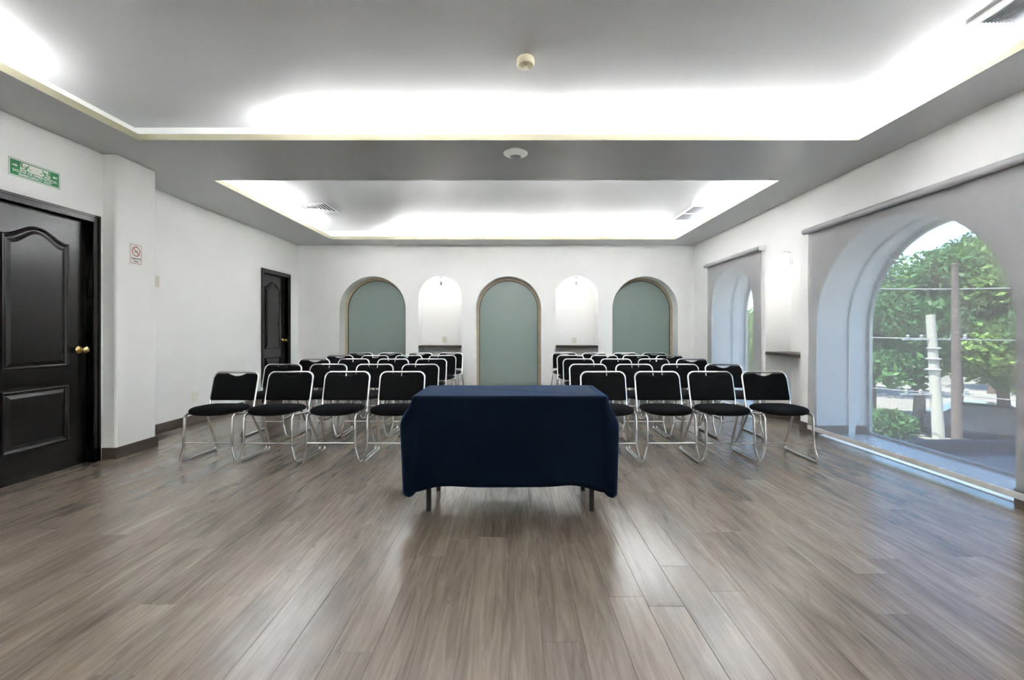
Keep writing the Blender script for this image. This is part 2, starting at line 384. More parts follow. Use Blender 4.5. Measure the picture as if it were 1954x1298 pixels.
# ------------------------------------------------------------------ baseboards
bh, bt = .10, .012
bb = B()
for a, c_ in ((4.55, D_FAR[0]), (D_FAR[1], YB)): bb.box(XL, XL+bt, a, c_, 0, bh)
struct('baseboard_left', bb, 'base', 'dark baseboard along the left wall', 'baseboard')
bb = B().box(PIL_X, PIL_X+bt, PIL_Y0-bt, PIL_Y1+bt, 0, bh).box(XLN, PIL_X, PIL_Y0-bt, PIL_Y0, 0, bh).box(XL+bt, PIL_X, PIL_Y1, PIL_Y1+bt, 0, bh).box(XLN, XLN+bt, YN, D_NEAR[0], 0, bh)
struct('baseboard_pillar', bb, 'base', 'dark baseboard around the pillar foot', 'baseboard')
bb = B(); xs = XL+bt
for kind, a, c_, t in ops:
    bb.box(xs, a, YB-bt, YB, 0, bh); xs = c_
    bb.box(a, a+bt, YB, YB+.33, 0, bh).box(c_-bt, c_, YB, YB+.33, 0, bh)
    if kind == 'n': bb.box(a+bt, c_-bt, YB+.34-bt, YB+.34, 0, bh)
bb.box(xs, XR-bt, YB-bt, YB, 0, bh)
struct('baseboard_back', bb, 'base', 'dark baseboard along the back wall', 'baseboard')
bb = B(); ys = YN
for a, c_, dep in ((WR[0][0], WR[0][1], .55), (NR[0], NR[1], .34), (WR[1][0], WR[1][1], .55)):
    bb.box(XR-bt, XR, ys, a, 0, bh); ys = c_
    bb.box(XR, XR+dep, a, a+bt, 0, bh).box(XR, XR+dep, c_-bt, c_, 0, bh)
bb.box(XR+.34-bt, XR+.34, NR[0]+bt, NR[1]-bt, 0, bh)
bb.box(XR-bt, XR, ys, YB-bt, 0, bh)
struct('baseboard_right', bb, 'base', 'dark baseboard along the right wall', 'baseboard')

# ------------------------------------------------------------------ windows
def arch_ring(b, outer, w, f0, f1):
    Pc = outer[::-1]                   # counter-clockwise
    inn = offset_poly(Pc, w)
    n = len(Pc)
    for (A, Bp) in ((Pc, inn),):
        vs = [f0(*p) for p in A]+[f0(*p) for p in Bp]+[f1(*p) for p in A]+[f1(*p) for p in Bp]; fs = []
        for k in range(n):
            j = (k+1) % n
            fs += [(k,j,n+j,n+k), (2*n+k,3*n+k,3*n+j,2*n+j), (k,2*n+k,2*n+j,j), (n+k,n+j,3*n+j,3*n+k)]
        b.add(vs, fs)
    return inn
wl_lab = ['frosted grey-green arched window at the left of the back wall', 'frosted grey-green arched window in the middle of the back wall', 'frosted grey-green arched window at the right of the back wall']
for i, (a, c_, t) in enumerate(WB):
    w = empty('window_%d' % (i+1), ((a+c_)/2, YB+.30, 0)); tag(w, wl_lab[i], 'window', kind='structure')
    cx = (a+c_)/2; out = arch_pts(a-cx+.001, c_-cx-.001, t-.001, .002)
    fb = B(); inn = arch_ring(fb, out, .045, lambda u,z: (u,-.02,z), lambda u,z: (u,.038,z))
    build('window_frame', fb, 'winwood', w)
    gb = B(); inn2 = arch_ring(gb, inn[::-1], .012, lambda u,z: (u,-.005,z), lambda u,z: (u,.036,z))
    build('gasket', gb, 'gasket', w)
    build('pane', B().prism(inn2, lambda u,z: (u,.010,z), lambda u,z: (u,.030,z)), 'frost', w)
# closing slabs behind the frosted panes: the corridor wall beyond
wr_lab = ['large clear arched window behind the big grey blind', 'smaller arched window behind the far grey blind']
for i, (a, c_, t) in enumerate(WR):
    cyy = (a+c_)/2; w = empty('window_%d' % (i+4), (XR+.56, cyy, 0)); tag(w, wr_lab[i], 'window', kind='structure')
    out = arch_pts(a-cyy+.001, c_-cyy-.001, t-.001, .002, n=40)
    fb = B(); inn = arch_ring(fb, out, .03, lambda u,z: (0,u,z), lambda u,z: (.035,u,z))
    build('window_frame', fb, 'alu', w)
    build('pane', B().prism(inn, lambda u,z: (.014,u,z), lambda u,z: (.020,u,z)), 'glass', w)
    tb = B(); arch_ring(tb, arch_pts(a-cyy+.0005, c_-cyy-.0005, t-.0005, -.012, n=40), .016, lambda u,z: (-.215,u,z), lambda u,z: (-.14,u,z)); build('inner_trim', tb, 'wall', w)
    build('sill', B().cbox(-.545, -.001, a-cyy+.013, c_-cyy-.013, 0, .008, .002), 'sill', w)

# ------------------------------------------------------------------ doors
def make_door(name, D, X, label):
    y0, y1, top = D; cw = .06
    d = empty(name, (X, (y0+y1)/2, 0)); tag(d, label, 'door', kind='structure')
    h = (y1-y0)/2
    cb = B().box(-.09, .014, -h, -h+cw, 0, top).box(-.09, .014, h-cw, h, 0, top).box(-.09, .014, -h+cw, h-cw, top-cw, top)
    cb.box(.014, .020, -h, -h+.02, 0, top).box(.014, .020, h-.02, h, 0, top).box(.014, .020, -h+.02, h-.02, top-.02, top)
    cb.box(-.115, -.0905, -h+.01, h-.01, 0, top-.01)  # unseen panel added behind the leaf to block daylight through the gaps
    build('door_casing', cb, 'door', d)
    lw = h-cw-.003; XF = -.055
    leaf = build('door_leaf', B().box(XF-.035, XF, -lw, lw, .001, top-cw-.003), 'door', d)
    st = .155
    u = lw-st; n = 26
    def outline(ins, z0, z1, rise):
        uu = u-ins; P = [(-uu, z0+ins), (uu, z0+ins)]
        if not rise: return P + [(uu, z1-ins), (-uu, z1-ins)]
        for k in range(n+1):
            t = 1-2*k/n
            P.append((uu*t, z1-ins + rise*(.5+.5*math.cos(PI*min(1, abs(t)*1.08)))**.85))
        return P
    def panel(z0, z1, rise):
        rings = [[(XF+ht, p[0], p[1]) for p in outline(ins, z0, z1, rise)] for ins, ht in
                 ((0, 0), (.004, .010), (.014, .012), (.022, .004), (.030, .001), (.036, .001), (.062, .008), (.064, .008))]
        return B().loops(rings)
    build('door_panel', panel(.845, 1.872, .092), 'door', d)
    build('door_panel', panel(.225, .70, 0), 'door', d)
    kb = B().lathe([(.032,0),(.032,.004),(.028,.008),(.013,.012),(.011,.034),(.020,.040),(.028,.050),(.029,.060),(.024,.070),(.010,.075)], (XF, lw-.065, .985), (1,0,0), 20)
    kn = build('door_knob', kb, 'brass', d, True); kn['label'] = 'round brass door knob'
    return d
make_door('door_1', D_NEAR, XLN, 'dark espresso panelled door below the green sign')
make_door('door_2', D_FAR, XL, 'dark espresso panelled door at the far left corner')

# ------------------------------------------------------------------ roller blinds
def make_blind(name, y0, y1, zr, label, bracket_y):
    X = XR-.055
    o = empty(name, (X, (y0+y1)/2, 0)); h = (y1-y0)/2
    tag(o, label, 'blind')
    build('roller', B().lathe([(.018,-h-.035),(.029,-h-.03),(.031,-h),(.031,h),(.029,h+.03),(.018,h+.035)], (0,0,zr), (0,1,0), 20), 'roller', o, True)
    fb = B(); nu, nz = 40, 30; vs = []
    for j in range(nz+1):
        z = .065 + (zr-.065)*j/nz
        for i in range(nu+1):
            u = -h + 2*h*i/nu
            vs.append((.029 + .0025*math.sin(i*.9+j*.15)*(1-j/nz), u + .006*math.sin(j*.35)*(abs(u)/h)**6, z))
    fs = [(j*(nu+1)+i, j*(nu+1)+i+1, (j+1)*(nu+1)+i+1, (j+1)*(nu+1)+i) for j in range(nz) for i in range(nu)]
    fb.add(vs, fs); build('blind_fabric', fb, 'blind', o, True)
    build('bottom_rail', B().cbox(.018, .038, -h, h, .045, .088, .004), 'rail', o)
    for yy in [q-(y0+y1)/2 for q in bracket_y]:
        build('bracket', B().cbox(-.028, .054, yy-.008, yy+.008, zr-.036, zr+.036, .006), 'plastic', o)
    return o
make_blind('roller_blind', 2.55, 5.13, 2.262, 'large grey roller blind over the big arched window, trees showing through', [2.5])
make_blind('roller_blind', 6.11, 7.80, 2.250, 'narrower grey roller blind in the far right corner', [6.06])

# ------------------------------------------------------------------ niche shelves and lamps
def shelf(b, label):
    o = build('niche_shelf', b, 'shelf'); tag(o, label, 'shelf', 'niche shelves')
for (a, c_, t), s in zip(NB, ('left', 'right')):
    shelf(B().cbox(a+.002, c_-.002, YB-.012, YB+.338, .835, .872, .004), 'dark wooden shelf in the niche %s of the middle window' % s)
shelf(B().cbox(XR-.004, XR+.338, NR[0]+.002, NR[1]-.002, .835, .872, .004), 'dark wooden shelf in the niche between the two blinds')
def niche_lamp(loc, aim, label):
    o = empty('niche_lamp', loc); tag(o, label, 'lamp', 'niche lamps')
    a = Vector(aim).normalized()
    build('canopy', B().lathe([(.028,-.012),(.040,-.006),(.042,0),(.042,.006)], (0,0,-.012), (0,0,1), 20), 'chrome', o, True)
    build('rod', B().tube([(0,0,-.02),(0,0,-.12)], .005, 8), 'chrome', o, True)
    p = Vector((0,0,-.125))
    build('lamp_head', B().lathe([(.010,-.035),(.018,-.028),(.020,-.005),(.030,.018),(.032,.030),(.028,.030)], p, a, 20), 'chrome', o, True)
    build('bulb', B().lathe([(.020,.012),(.026,.024),(.018,.036),(.006,.041)], p, a, 16), 'bulb', o, True)
    ld = bpy.data.lights.new('niche_light', 'POINT'); ld.energy = 2.1; ld.shadow_soft_size = .03; ld.color = (1,.98,.95)
    lo = bpy.data.objects.new('niche_light', ld); COL.objects.link(lo); lo.parent = o
    lo.location = p + a*.085; lo.rotation_euler = a.to_track_quat('-Z','Y').to_euler()
niche_lamp((-1.372, YB+.13, 2.163), (0,.35,-1), 'small chrome lamp lit in the niche left of the middle window')
niche_lamp((1.166, YB+.13, 2.163), (0,.35,-1), 'small chrome lamp lit in the niche right of the middle window')
niche_lamp((XR+.13, (NR[0]+NR[1])/2, 2.138), (.35,0,-1), 'small lamp lit in the niche between the two blinds')

# ------------------------------------------------------------------ outlets and switches
def plate(name, loc, axis, w, h, mat, label, cat, rockers, rot=0):
    o = empty(name, loc); tag(o, label, cat)
    def mp(u, z, d):
        return (d, u, z) if axis == 'x' else (u, -d, z)
    def bx(u0,u1,z0,z1,d0,d1):
        A = [(u0,z0),(u1,z0),(u1,z1),(u0,z1)]; e = .003
        I = [(u0+e,z0+e),(u1-e,z0+e),(u1-e,z1-e),(u0+e,z1-e)]
        return B().loops([[mp(u,z,d0) for u,z in A],[mp(u,z,d1-.002) for u,z in A],[mp(u,z,d1) for u,z in I]])
    build('cover_plate', bx(-w/2,w/2,-h/2,h/2,0,.007), mat, o)
    for zz in rockers: build('socket', bx(-w*.26,w*.26,zz-.014,zz+.014,.007,.010), mat, o)
    return o
plate('wall_outlet', (XL, 5.71, .325), 'x', .078, .122, 'beige', 'beige electrical outlet low on the left wall', 'outlet', (-.03,.0,.03))
plate('wall_outlet', (-1.335, YB+.34, .975), 'y', .07, .115, 'beige', 'beige outlet above the shelf in the left niche', 'outlet', (-.024,.024))
plate('wall_outlet', (1.163, YB+.34, .965), 'y', .07, .115, 'beige', 'beige blank plate above the shelf in the right niche', 'outlet', ())
plate('wall_switch', (XL, 5.09, 1.70), 'x', .09, .125, 'beige', 'wall plate half hidden behind the white pillar', 'switch', (0,))

# ------------------------------------------------------------------ wall signs
FR = Matrix(((0,0,1),(1,0,0),(0,1,0))).to_4x4()    # sign plane (u,v,n) -> (Y,Z,X)
def flat(poly, n0, n1, name, mat, parent):
    return build(name, B().prism(poly, lambda u,v: (n0,u,v), lambda u,v: (n1,u,v)), mat, parent)
def disc(cu, cv, ru, rv=None, n=20): return [(cu+ru*math.cos(2*PI*k/n), cv+(rv or ru)*math.sin(2*PI*k/n)) for k in range(n)]
def bar(p, q, w):
    p, q = Vector(p), Vector(q); d = (q-p).normalized(); m = Vector((-d.y, d.x))*w/2
    return [tuple(p-m), tuple(q-m), tuple(q+m), tuple(p+m)]
def rrect(u0,u1,v0,v1,r,n=5):
    P = []
    for cx, cyy, a0 in ((u1-r,v0+r,-PI/2),(u1-r,v1-r,0),(u0+r,v1-r,PI/2),(u0+r,v0+r,PI)):
        P += [(cx+r*math.cos(a0+PI/2*k/n), cyy+r*math.sin(a0+PI/2*k/n)) for k in range(n+1)]
    return P
def text(body, size, u, v, n, mat, parent, width=None, bold=.0):
    cu = bpy.data.curves.new('lettering', 'FONT'); cu.body = body; cu.size = size; cu.align_x = 'CENTER'; cu.align_y = 'CENTER'; cu.extrude = .0003; cu.offset = bold; cu.resolution_u = 3
    tmp = bpy.data.objects.new('tmp', cu); COL.objects.link(tmp)
    bpy.context.view_layer.update()
    me = bpy.data.meshes.new_from_object(tmp.evaluated_get(bpy.context.evaluated_depsgraph_get()))
    bpy.data.objects.remove(tmp)
    xs = [q.co.x for q in me.vertices]; k = width/(max(xs)-min(xs)) if width else 1
    for q in me.vertices: q.co = (n + q.co.z, u + q.co.x*k, v + q.co.y)
    me.name = 'lettering'; me.materials.clear()
    return build('lettering', me, mat, parent)
sg = empty('exit_sign', (XLN, 3.509, 2.357)); tag(sg, 'green and white emergency exit sign above the near door', 'sign')
flat(rrect(-.192,.192,-.068,.068,.008), 0, .002, 'sign_board', 'white', sg)
flat(rrect(-.190,.190,-.066,.066,.007), .002, .0024, 'outline', 'green', sg)
flat(rrect(-.187,.187,-.063,.063,.007), .0024, .0028, 'border', 'white', sg)
flat(rrect(-.179,.179,-.056,.056,.003), .0028, .0034, 'green_field', 'green', sg)
flat([(-.112,-.008),(.112,-.008),(.105,.049),(-.105,.049)], .0034, .0038, 'white_field', 'signw', sg)
def runner(s):
    def f(p): return [(s*u, v) for u, v in p]
    def add(p): flat(f(p), .0038, .0043, 'running_figure', 'green', sg)
    rb = B()
    def pb(p): rb.prism(f(p), lambda u,v: (.0038,u,v), lambda u,v: (.0043,u,v))
    pb(disc(.052,.036,.0055,.0065,12)); pb([(.073,.022),(.063,.030),(.053,.029),(.068,.004),(.080,.006)])
    pb(bar((.058,.024),(.044,.012),.004)); pb(bar((.044,.012),(.030,.012),.004)); pb(bar((.068,.026),(.084,.024),.004)); pb(bar((.084,.024),(.090,.014),.004))
    pb(bar((.072,.008),(.060,-.006),.006)); pb(bar((.060,-.006),(.046,-.007),.005)); pb(bar((.076,.006),(.092,.000),.006)); pb(bar((.092,.000),(.104,.002),.004))
    build('running_figure', rb, 'green', sg)
    build('doorway', B().prism(f([(.094,.012),(.104,.012),(.104,.046),(.094,.046)]), lambda u,v: (.0038,u,v), lambda u,v: (.0042,u,v)), 'green', sg)
    ar = [(.128,.016),(.142,.028),(.142,.021),(.165,.021),(.165,.012),(.142,.012),(.142,.005)]
    build('arrow', B().prism(f(ar), lambda u,v: (.0034,u,v), lambda u,v: (.0040,u,v)), 'white', sg)
runner(1); runner(-1)
text('SALIDA DE EMERGENCIA', .024, 0, -.0205, .0036, 'white', sg, .325, .0006)
text('EMERGENCY EXIT', .024, 0, -.0435, .0036, 'white', sg, .245, .0006)
ns = empty('no_smoking_sign', (PIL_X, 4.297, 1.868)); tag(ns, 'white no smoking notice with red circle on the pillar', 'sign')
flat(rrect(-.074,.074,-.102,.102,.003), 0, .003, 'sign_board', 'white', ns)
rb = B()
Pq = [(-.062,-.088),(.062,-.088),(.062,.088),(-.062,.088)]; Pi = offset_poly(Pq, .0035)
rb.add([(.0032,*p) for p in Pq]+[(.0032,*p) for p in Pi], [(i,(i+1)%4,4+(i+1)%4,4+i) for i in range(4)])
build('border', rb, 'red', ns)
rb = B(); A = disc(0,.027,.047,n=32); I = disc(0,.027,.039,n=32)
rb.add([(.0032,*p) for p in A]+[(.0032,*p) for p in I], [(i,(i+1)%32,32+(i+1)%32,32+i) for i in range(32)])
rb.prism(bar((-.029,.057),(.029,-.003),.0075), lambda u,v: (.0034,u,v), lambda u,v: (.0040,u,v))
build('prohibition_ring', rb, 'red', ns)
cb = B().prism(bar((-.024,.022),(.024,.022),.006), lambda u,v: (.0030,u,v), lambda u,v: (.0034,u,v)).prism(bar((.012,.030),(.016,.046),.002), lambda u,v: (.0030,u,v), lambda u,v: (.0034,u,v))
build('cigarette', cb, 'ink', ns)
text('Gracias Por No', .023, 0, -.042, .0033, 'ink', ns, .104, .0006)
text('Fumar', .023, 0, -.067, .0033, 'ink', ns, .055, .0006)

# ------------------------------------------------------------------ ceiling fixtures
d = empty('smoke_detector', (.075, 2.965, CEIL)); tag(d, 'round cream smoke detector on the near tray ceiling', 'smoke detector')
build('housing', B().lathe([(.050,-.048),(.055,-.044),(.057,-.034),(.057,-.012),(.054,0)], (0,0,0), (0,0,1), 32), 'cream', d, True)
build('grille_face', B().lathe([(.046,-.051),(.050,-.0485),(.050,-.046)], (0,0,0), (0,0,1), 32), 'creamd', d, True)
rb = B()
for s in (-1,1): rb.tube([(s*(.010+.016*(t/8)**2), .046-.092*(.5+.5*t/8) if False else t/8*.044, -.0515) for t in range(-8,9)], .0014, 5)
build('rib', rb, 'cream', d); build('test_button', B().cbox(-.007,.007,-.006,.006,-.054,-.050,.001), 'cream', d)
d = empty('motion_sensor', (.013, 4.00, SOF)); tag(d, 'round white ceiling sensor with grey centre between the trays', 'sensor')
build('mount', B().lathe([(.062,-.022),(.066,0)], (0,0,0), (0,0,1), 28), 'plastic', d, True)
build('housing', B().lathe([(.052,-.056),(.060,-.054),(.098,-.036),(.106,-.028),(.106,-.022),(.098,-.018)], (0,0,0), (0,0,1), 36), 'plastic', d, True)
build('lens', B().lathe([(.030,-.064),(.044,-.061),(.052,-.054)], (0,0,0), (0,0,1), 28), 'grey', d, True)
cb = B().tube([(-.09+.022*k, T1[3]-.004 + .0*k, SOF+LH-.003 + .022*math.sin(PI*min(1,k/8.0))**.8) for k in range(9)], .0018, 6)
o = build('loose_wire', cb, 'ink'); tag(o, 'thin dark wire looping over the cove lip', 'wire')
def grille(loc, x0,x1,y0,y1, nsl, label, mid=True, along='y'):
    g = empty('ceiling_vent', loc); tag(g, label, 'air vent')
    fw = .035
    fb = B().box(x0,x1,y0,y0+fw,-.016,0).box(x0,x1,y1-fw,y1,-.016,0).box(x0,x0+fw,y0+fw,y1-fw,-.016,0).box(x1-fw,x1,y0+fw,y1-fw,-.016,0)
    build('frame', fb, 'ventw', g)
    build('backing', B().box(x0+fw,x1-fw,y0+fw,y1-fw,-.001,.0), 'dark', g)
    if mid: build('mid_bar', B().box(x0+fw,x1-fw,(y0+y1)/2-.015,(y0+y1)/2+.015,-.016,-.001), 'ventw', g)
    for k in range(nsl):
        xx = x0+fw+(x1-x0-2*fw)*(k+.5)/nsl
        build('slat', B().add([(xx-.007,y0+fw,-.003),(xx+.004,y0+fw,-.014),(xx+.006,y0+fw,-.013),(xx-.005,y0+fw,-.002),(xx-.007,y1-fw,-.003),(xx+.004,y1-fw,-.014),(xx+.006,y1-fw,-.013),(xx-.005,y1-fw,-.002)],
              [(0,1,2,3),(7,6,5,4),(0,4,5,1),(1,5,6,2),(2,6,7,3),(3,7,4,0)]), 'ventg', g)
    return g
g2 = grille((2.73, 6.85, CEIL), -.22,.20,-.42,.42, 16, 'white slatted return grille on the right of the far tray')
cb = B()
for k in range(26):
    yy = -.385+.77*(k+.5)/26
    if abs(yy) > .02: cb.box(-.185,.165,yy-.002,yy+.002,-.012,-.002)
o = build('cross_bars', cb, 'ventg', g2); o['kind'] = 'stuff'
grille((2.83, 2.14, CEIL), -.215,.19,-.46,.50, 16, 'slatted grille in the near tray at the upper right', mid=False)
g = empty('ceiling_vent', (-2.90, 6.54, CEIL)); tag(g, 'square white louvred diffuser on the left of the far tray', 'air vent')
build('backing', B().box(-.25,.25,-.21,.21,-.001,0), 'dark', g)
for k in range(5):
    a = .30-.052*k; b_ = .25-.043*k; w = .034; z = -.020+.003*k
    A = [(-a,-b_,z),(a,-b_,z),(a,b_,z),(-a,b_,z)]; I = [(-a+w,-b_+w,z+.014),(a-w,-b_+w,z+.014),(a-w,b_-w,z+.014),(-a+w,b_-w,z+.014)]
    A2 = [(x,y,zz+.004) for x,y,zz in A]; I2 = [(x,y,zz+.003) for x,y,zz in I]
    fs = []
    for i in range(4):
        j = (i+1)%4; fs += [(i,j,4+j,4+i),(8+i,12+i,12+j,8+j),(i,8+i,8+j,j),(4+i,4+j,12+j,12+i)]
    build('frame' if k == 0 else 'louver', B().add(A+I+A2+I2, fs), 'ventw', g)

# ------------------------------------------------------------------ chairs
HW, TR = .208, .0105
def side_pts(s):
    return dict(FF=(s*.244,0,TR), FM=(s*HW,.004,.15), FT=(s*HW,.012,.425), ST=(s*HW,.315,.395), BT=(s*HW,.42,.756), RF=(s*.245,.50,TR), RT=(s*(HW),.285,.398))
def make_chair():
    o = empty('stacking_chair')
    def part(n, b, mat, sm=True, angle=50): return build(n, b, mat, o, sm, angle=angle)
    for s in (-1, 1):
        p = {k: Vector(v) for k, v in side_pts(s).items()}
        lerp = lambda a, b_, t: p[a].lerp(p[b_], t)
        part('leg', B().tube(fillet([lerp('FM','FF',.55), p['FM'], p['FT'], lerp('FT','ST',.25)], .045), TR, 8), 'chrome')
        part('floor_runner', B().tube(fillet([lerp('FM','FF',.55), p['FF'], p['RF'], lerp('RF','RT',.2)], .035), TR, 8), 'chrome')
        part('leg', B().tube([lerp('RF','RT',.2), p['RT']], TR, 8), 'chrome')
        part('seat_rail', B().tube([lerp('FT','ST',.25), lerp('FT','ST',.8)], TR, 8), 'chrome')
    L = {k: Vector(v) for k, v in side_pts(-1).items()}; R = {k: Vector(v) for k, v in side_pts(1).items()}
    path = fillet([L['FT'].lerp(L['ST'],.8), L['ST'], L['BT'], R['BT'], R['ST'], R['FT'].lerp(R['ST'],.8)], .055, 6)
    part('back_frame', B().tube(path, TR, 8), 'chrome')
    part('stretcher', B().tube([(-HW,.003,.182),(HW,.003,.182)], .006, 8), 'chrome')
    # seat: domed pad with a bowed front edge
    rings = []; N = 40
    def ring(rho, z0):
        R_ = []
        for k in range(N):
            t = 2*PI*k/N; cs, sn = math.cos(t), math.sin(t); e = .55
            x = .212*math.copysign(abs(cs)**e, cs); y = math.copysign(abs(sn)**e, sn)
            y = (.19*y if y > 0 else .185*y - .028*(1-(x/.212)**2)*abs(y))
            yy = .17 + y*rho
            drop = -.018*max(0, (.10-yy)/.14)**2 - .05*(yy-.0)*.6
            R_.append((x*rho, yy, z0 + .010 + drop))
        return R_
    for rho, z in ((.35,.424),(.75,.422),(.93,.424),(.985,.433),(1,.442),(.99,.452),(.95,.463),(.85,.472),(.6,.479),(.3,.482)):
        rings.append(ring(rho, z))
    part('seat', B().loops(rings), 'black', True, 80)
    # backrest: pad with rounded top corners and a hand-grip dip
    w = HW-.004; z0, z1 = .498, .744; r = .05
    out = [(-w,z0+.02),(-w+.006,z0+.006),(-w+.02,z0)] + [(-w+.02+(2*w-.04)*k/8, z0) for k in range(1,8)] + [(w-.02,z0),(w-.006,z0+.006),(w,z0+.02)]
    out += [(w, z0+.02+(z1-r-z0-.02)*k/4) for k in range(1,4)]
    out += [(w-r+r*math.cos(a), z1-r+r*math.sin(a)) for a in [PI/2*k/6 for k in range(7)]]
    for k in range(1, 14):
        u = (w-r)*(1-2*k/14); d = .026*max(0, 1-(u/.085)**2); out.append((u, z1-d))
    out += [(-w+r-r*math.sin(a), z1-r+r*math.cos(a)) for a in [PI/2*k/6 for k in range(7)]]
    out += [(-w, z1-r-(z1-r-z0-.02)*k/4) for k in range(1,4)]
    def yb(z): return .315+(.42-.315)*(z-.395)/(.756-.395)
    def lay(ins, dy): 
        Pp = offset_poly(out, ins) if ins else out
        return [(u, yb(z)+dy+.010*(1-(u/w)**2), z) for u, z in Pp]
    part('backrest', B().loops([lay(.02,-.026),lay(.009,-.023),lay(.002,-.017),lay(0,-.008),lay(.002,.004),lay(.010,.009),lay(.02,.010)]), 'black', True, 60)
    return o
chair0 = make_chair(); parts0 = list(chair0.children)
ROWS = [(708.0, [452,556,664.5,769.5,1150,1253,1354,1457.5]), (694.3, [541,628,716,803,1121,1209,1295.5,1379.5]), (684.3, [601,675,751,823.5,1103.5,1175,1247.5,1319]),
        (677.8, [649,716,780,844.5,1089,1153,1214,1277]), (673.0, [689,745.5,802,859.5,1076.6,1134,1192,1247.7])]
rname = ['front', 'second', 'third', 'fourth', 'last']; sname = ['outermost', 'third from the aisle', 'second from the aisle', 'nearest the aisle']
first = True
for ri, (py, xs) in enumerate(ROWS):
    Yt = (EYE-.7665)*F_PX/(py-631.0)
    for ci, px in enumerate(xs):
        X = (px-981.0)*Yt/F_PX
        if first: c_ = chair0; first = False
        else:
            c_ = chair0.copy(); COL.objects.link(c_)
            for q in parts0:
                qq = q.copy(); COL.objects.link(qq); qq.parent = c_
        j = random.uniform(-.012, .012)
        c_.location = (X, Yt-.42+j, 0); c_.rotation_euler = (0, 0, random.uniform(-.01, .01))
        side = 'left' if ci < 4 else 'right'; k = ci if ci < 4 else 7-ci
        tag(c_, 'black padded chrome chair, %s row, %s block, %s' % (rname[ri], side, sname[k]), 'chair', 'black stacking chairs in rows')

# ------------------------------------------------------------------ table and cloth
TX, TY = -.025, 3.085; TW, TD, TZ = .595, .272, .735
t = empty('folding_table', (TX, TY, 0)); tag(t, 'folding table hidden under the navy cloth, dark legs showing', 'table')
build('tabletop', B().box(-TW,TW,-TD,TD,TZ-.03,TZ), 'ply', t)
for sx in (-1,1):
    for sy in (-1,1):
        x, y = sx*.519, (-.172 if sy < 0 else .20)
        build('leg', B().cbox(x-.014,x+.014,y-.014,y+.014,0,TZ-.03,.002), 'steel', t)
def cloth():
    b = B(); hw, hd, r = TW+.012, TD+.012, .03; per = []
    def seg(p, q, n, nrm):
        for k in range(n): per.append((Vector(p).lerp(Vector(q), k/n), Vector(nrm)))
    def corner(c, a0, n=14):
        for k in range(n): a = a0+PI/2*k/n; per.append((Vector(c)+Vector((math.cos(a), math.sin(a)))*r, Vector((math.cos(a), math.sin(a)))))
    seg((-hw+r,-hd),(hw-r,-hd),60,(0,-1)); corner((hw-r,-hd+r),-PI/2)
    seg((hw,-hd+r),(hw,hd-r),34,(1,0)); corner((hw-r,hd-r),0)
    seg((hw-r,hd),(-hw+r,hd),60,(0,1)); corner((-hw+r,hd-r),PI/2)
    seg((-hw,hd-r),(-hw,-hd+r),34,(-1,0)); corner((-hw+r,-hd+r),PI)
    n = len(per); NV = 26; rings = []
    cr = .014
    rings.append([(p.x-q.x*.04, p.y-q.y*.04, TZ+.010) for p, q in per])
    for a in (0,.35,.7,1.05,1.4): rings.append([(p.x-q.x*cr*(1-math.sin(a)), p.y-q.y*cr*(1-math.sin(a)), TZ+.010-cr*(1-math.cos(a))) for p, q in per])
    L0 = .555
    def g(x, s): return math.exp(-(x/s)**2)
    for j in range(1, NV+1):
        v = j/NV; R = []
        for p, q in per:
            front = max(0, -q.y); back = max(0, q.y); left = max(0, -q.x); right = max(0, q.x)
            sm = min(1, v*3.2); sm = sm*sm*(3-2*sm)
            off = front*(.012*v + .006*math.sin(p.x*7+1)*v + .010*v*g(p.x-.50,.12)) + back*.02*v
            # side panels belly out near the front corner and hang back in at the hem
            off += left*sm*(.030 + .088*g(p.y+.15,.14)*(1-.85*v**.8) + .022*v*math.sin(p.y*17+.5) + .035*g(p.y-.2,.1))
            off += right*sm*(.026 + .052*g(p.y+.17,.13)*(1-.25*v) + .018*v*math.sin(p.y*15+2) + .03*g(p.y-.2,.1))
            cor = min(1, 2.2*abs(q.x*q.y))
            off += cor*sm*(.016*(1-.9*v) if q.x < 0 else .026)*(1 if q.y < 0 else .8)
            dl = .028*g(abs(p.x)-TW,.10)*front + .03*cor - .004*math.sin(p.x*5.5+.8)*front - (.012*g(p.x-.38,.1)+.010*g(p.x+.40,.14))*front
            dl += -.020*(left+right)*g(p.y,.22)
            R.append((p.x+q.x*off, p.y+q.y*off, TZ+.010-cr - v*(L0-cr+dl)))
        rings.append(R)
    b.loops(rings, cap0=True, cap1=False)
    return b
o = build('tablecloth', cloth(), 'navy', smooth=True, angle=80); o.location = (TX, TY, 0)
sd = o.modifiers.new('thickness', 'SOLIDIFY'); sd.thickness = .0025; sd.offset = 1
tag(o, 'navy blue cloth draped over the front table almost to the floor', 'tablecloth')

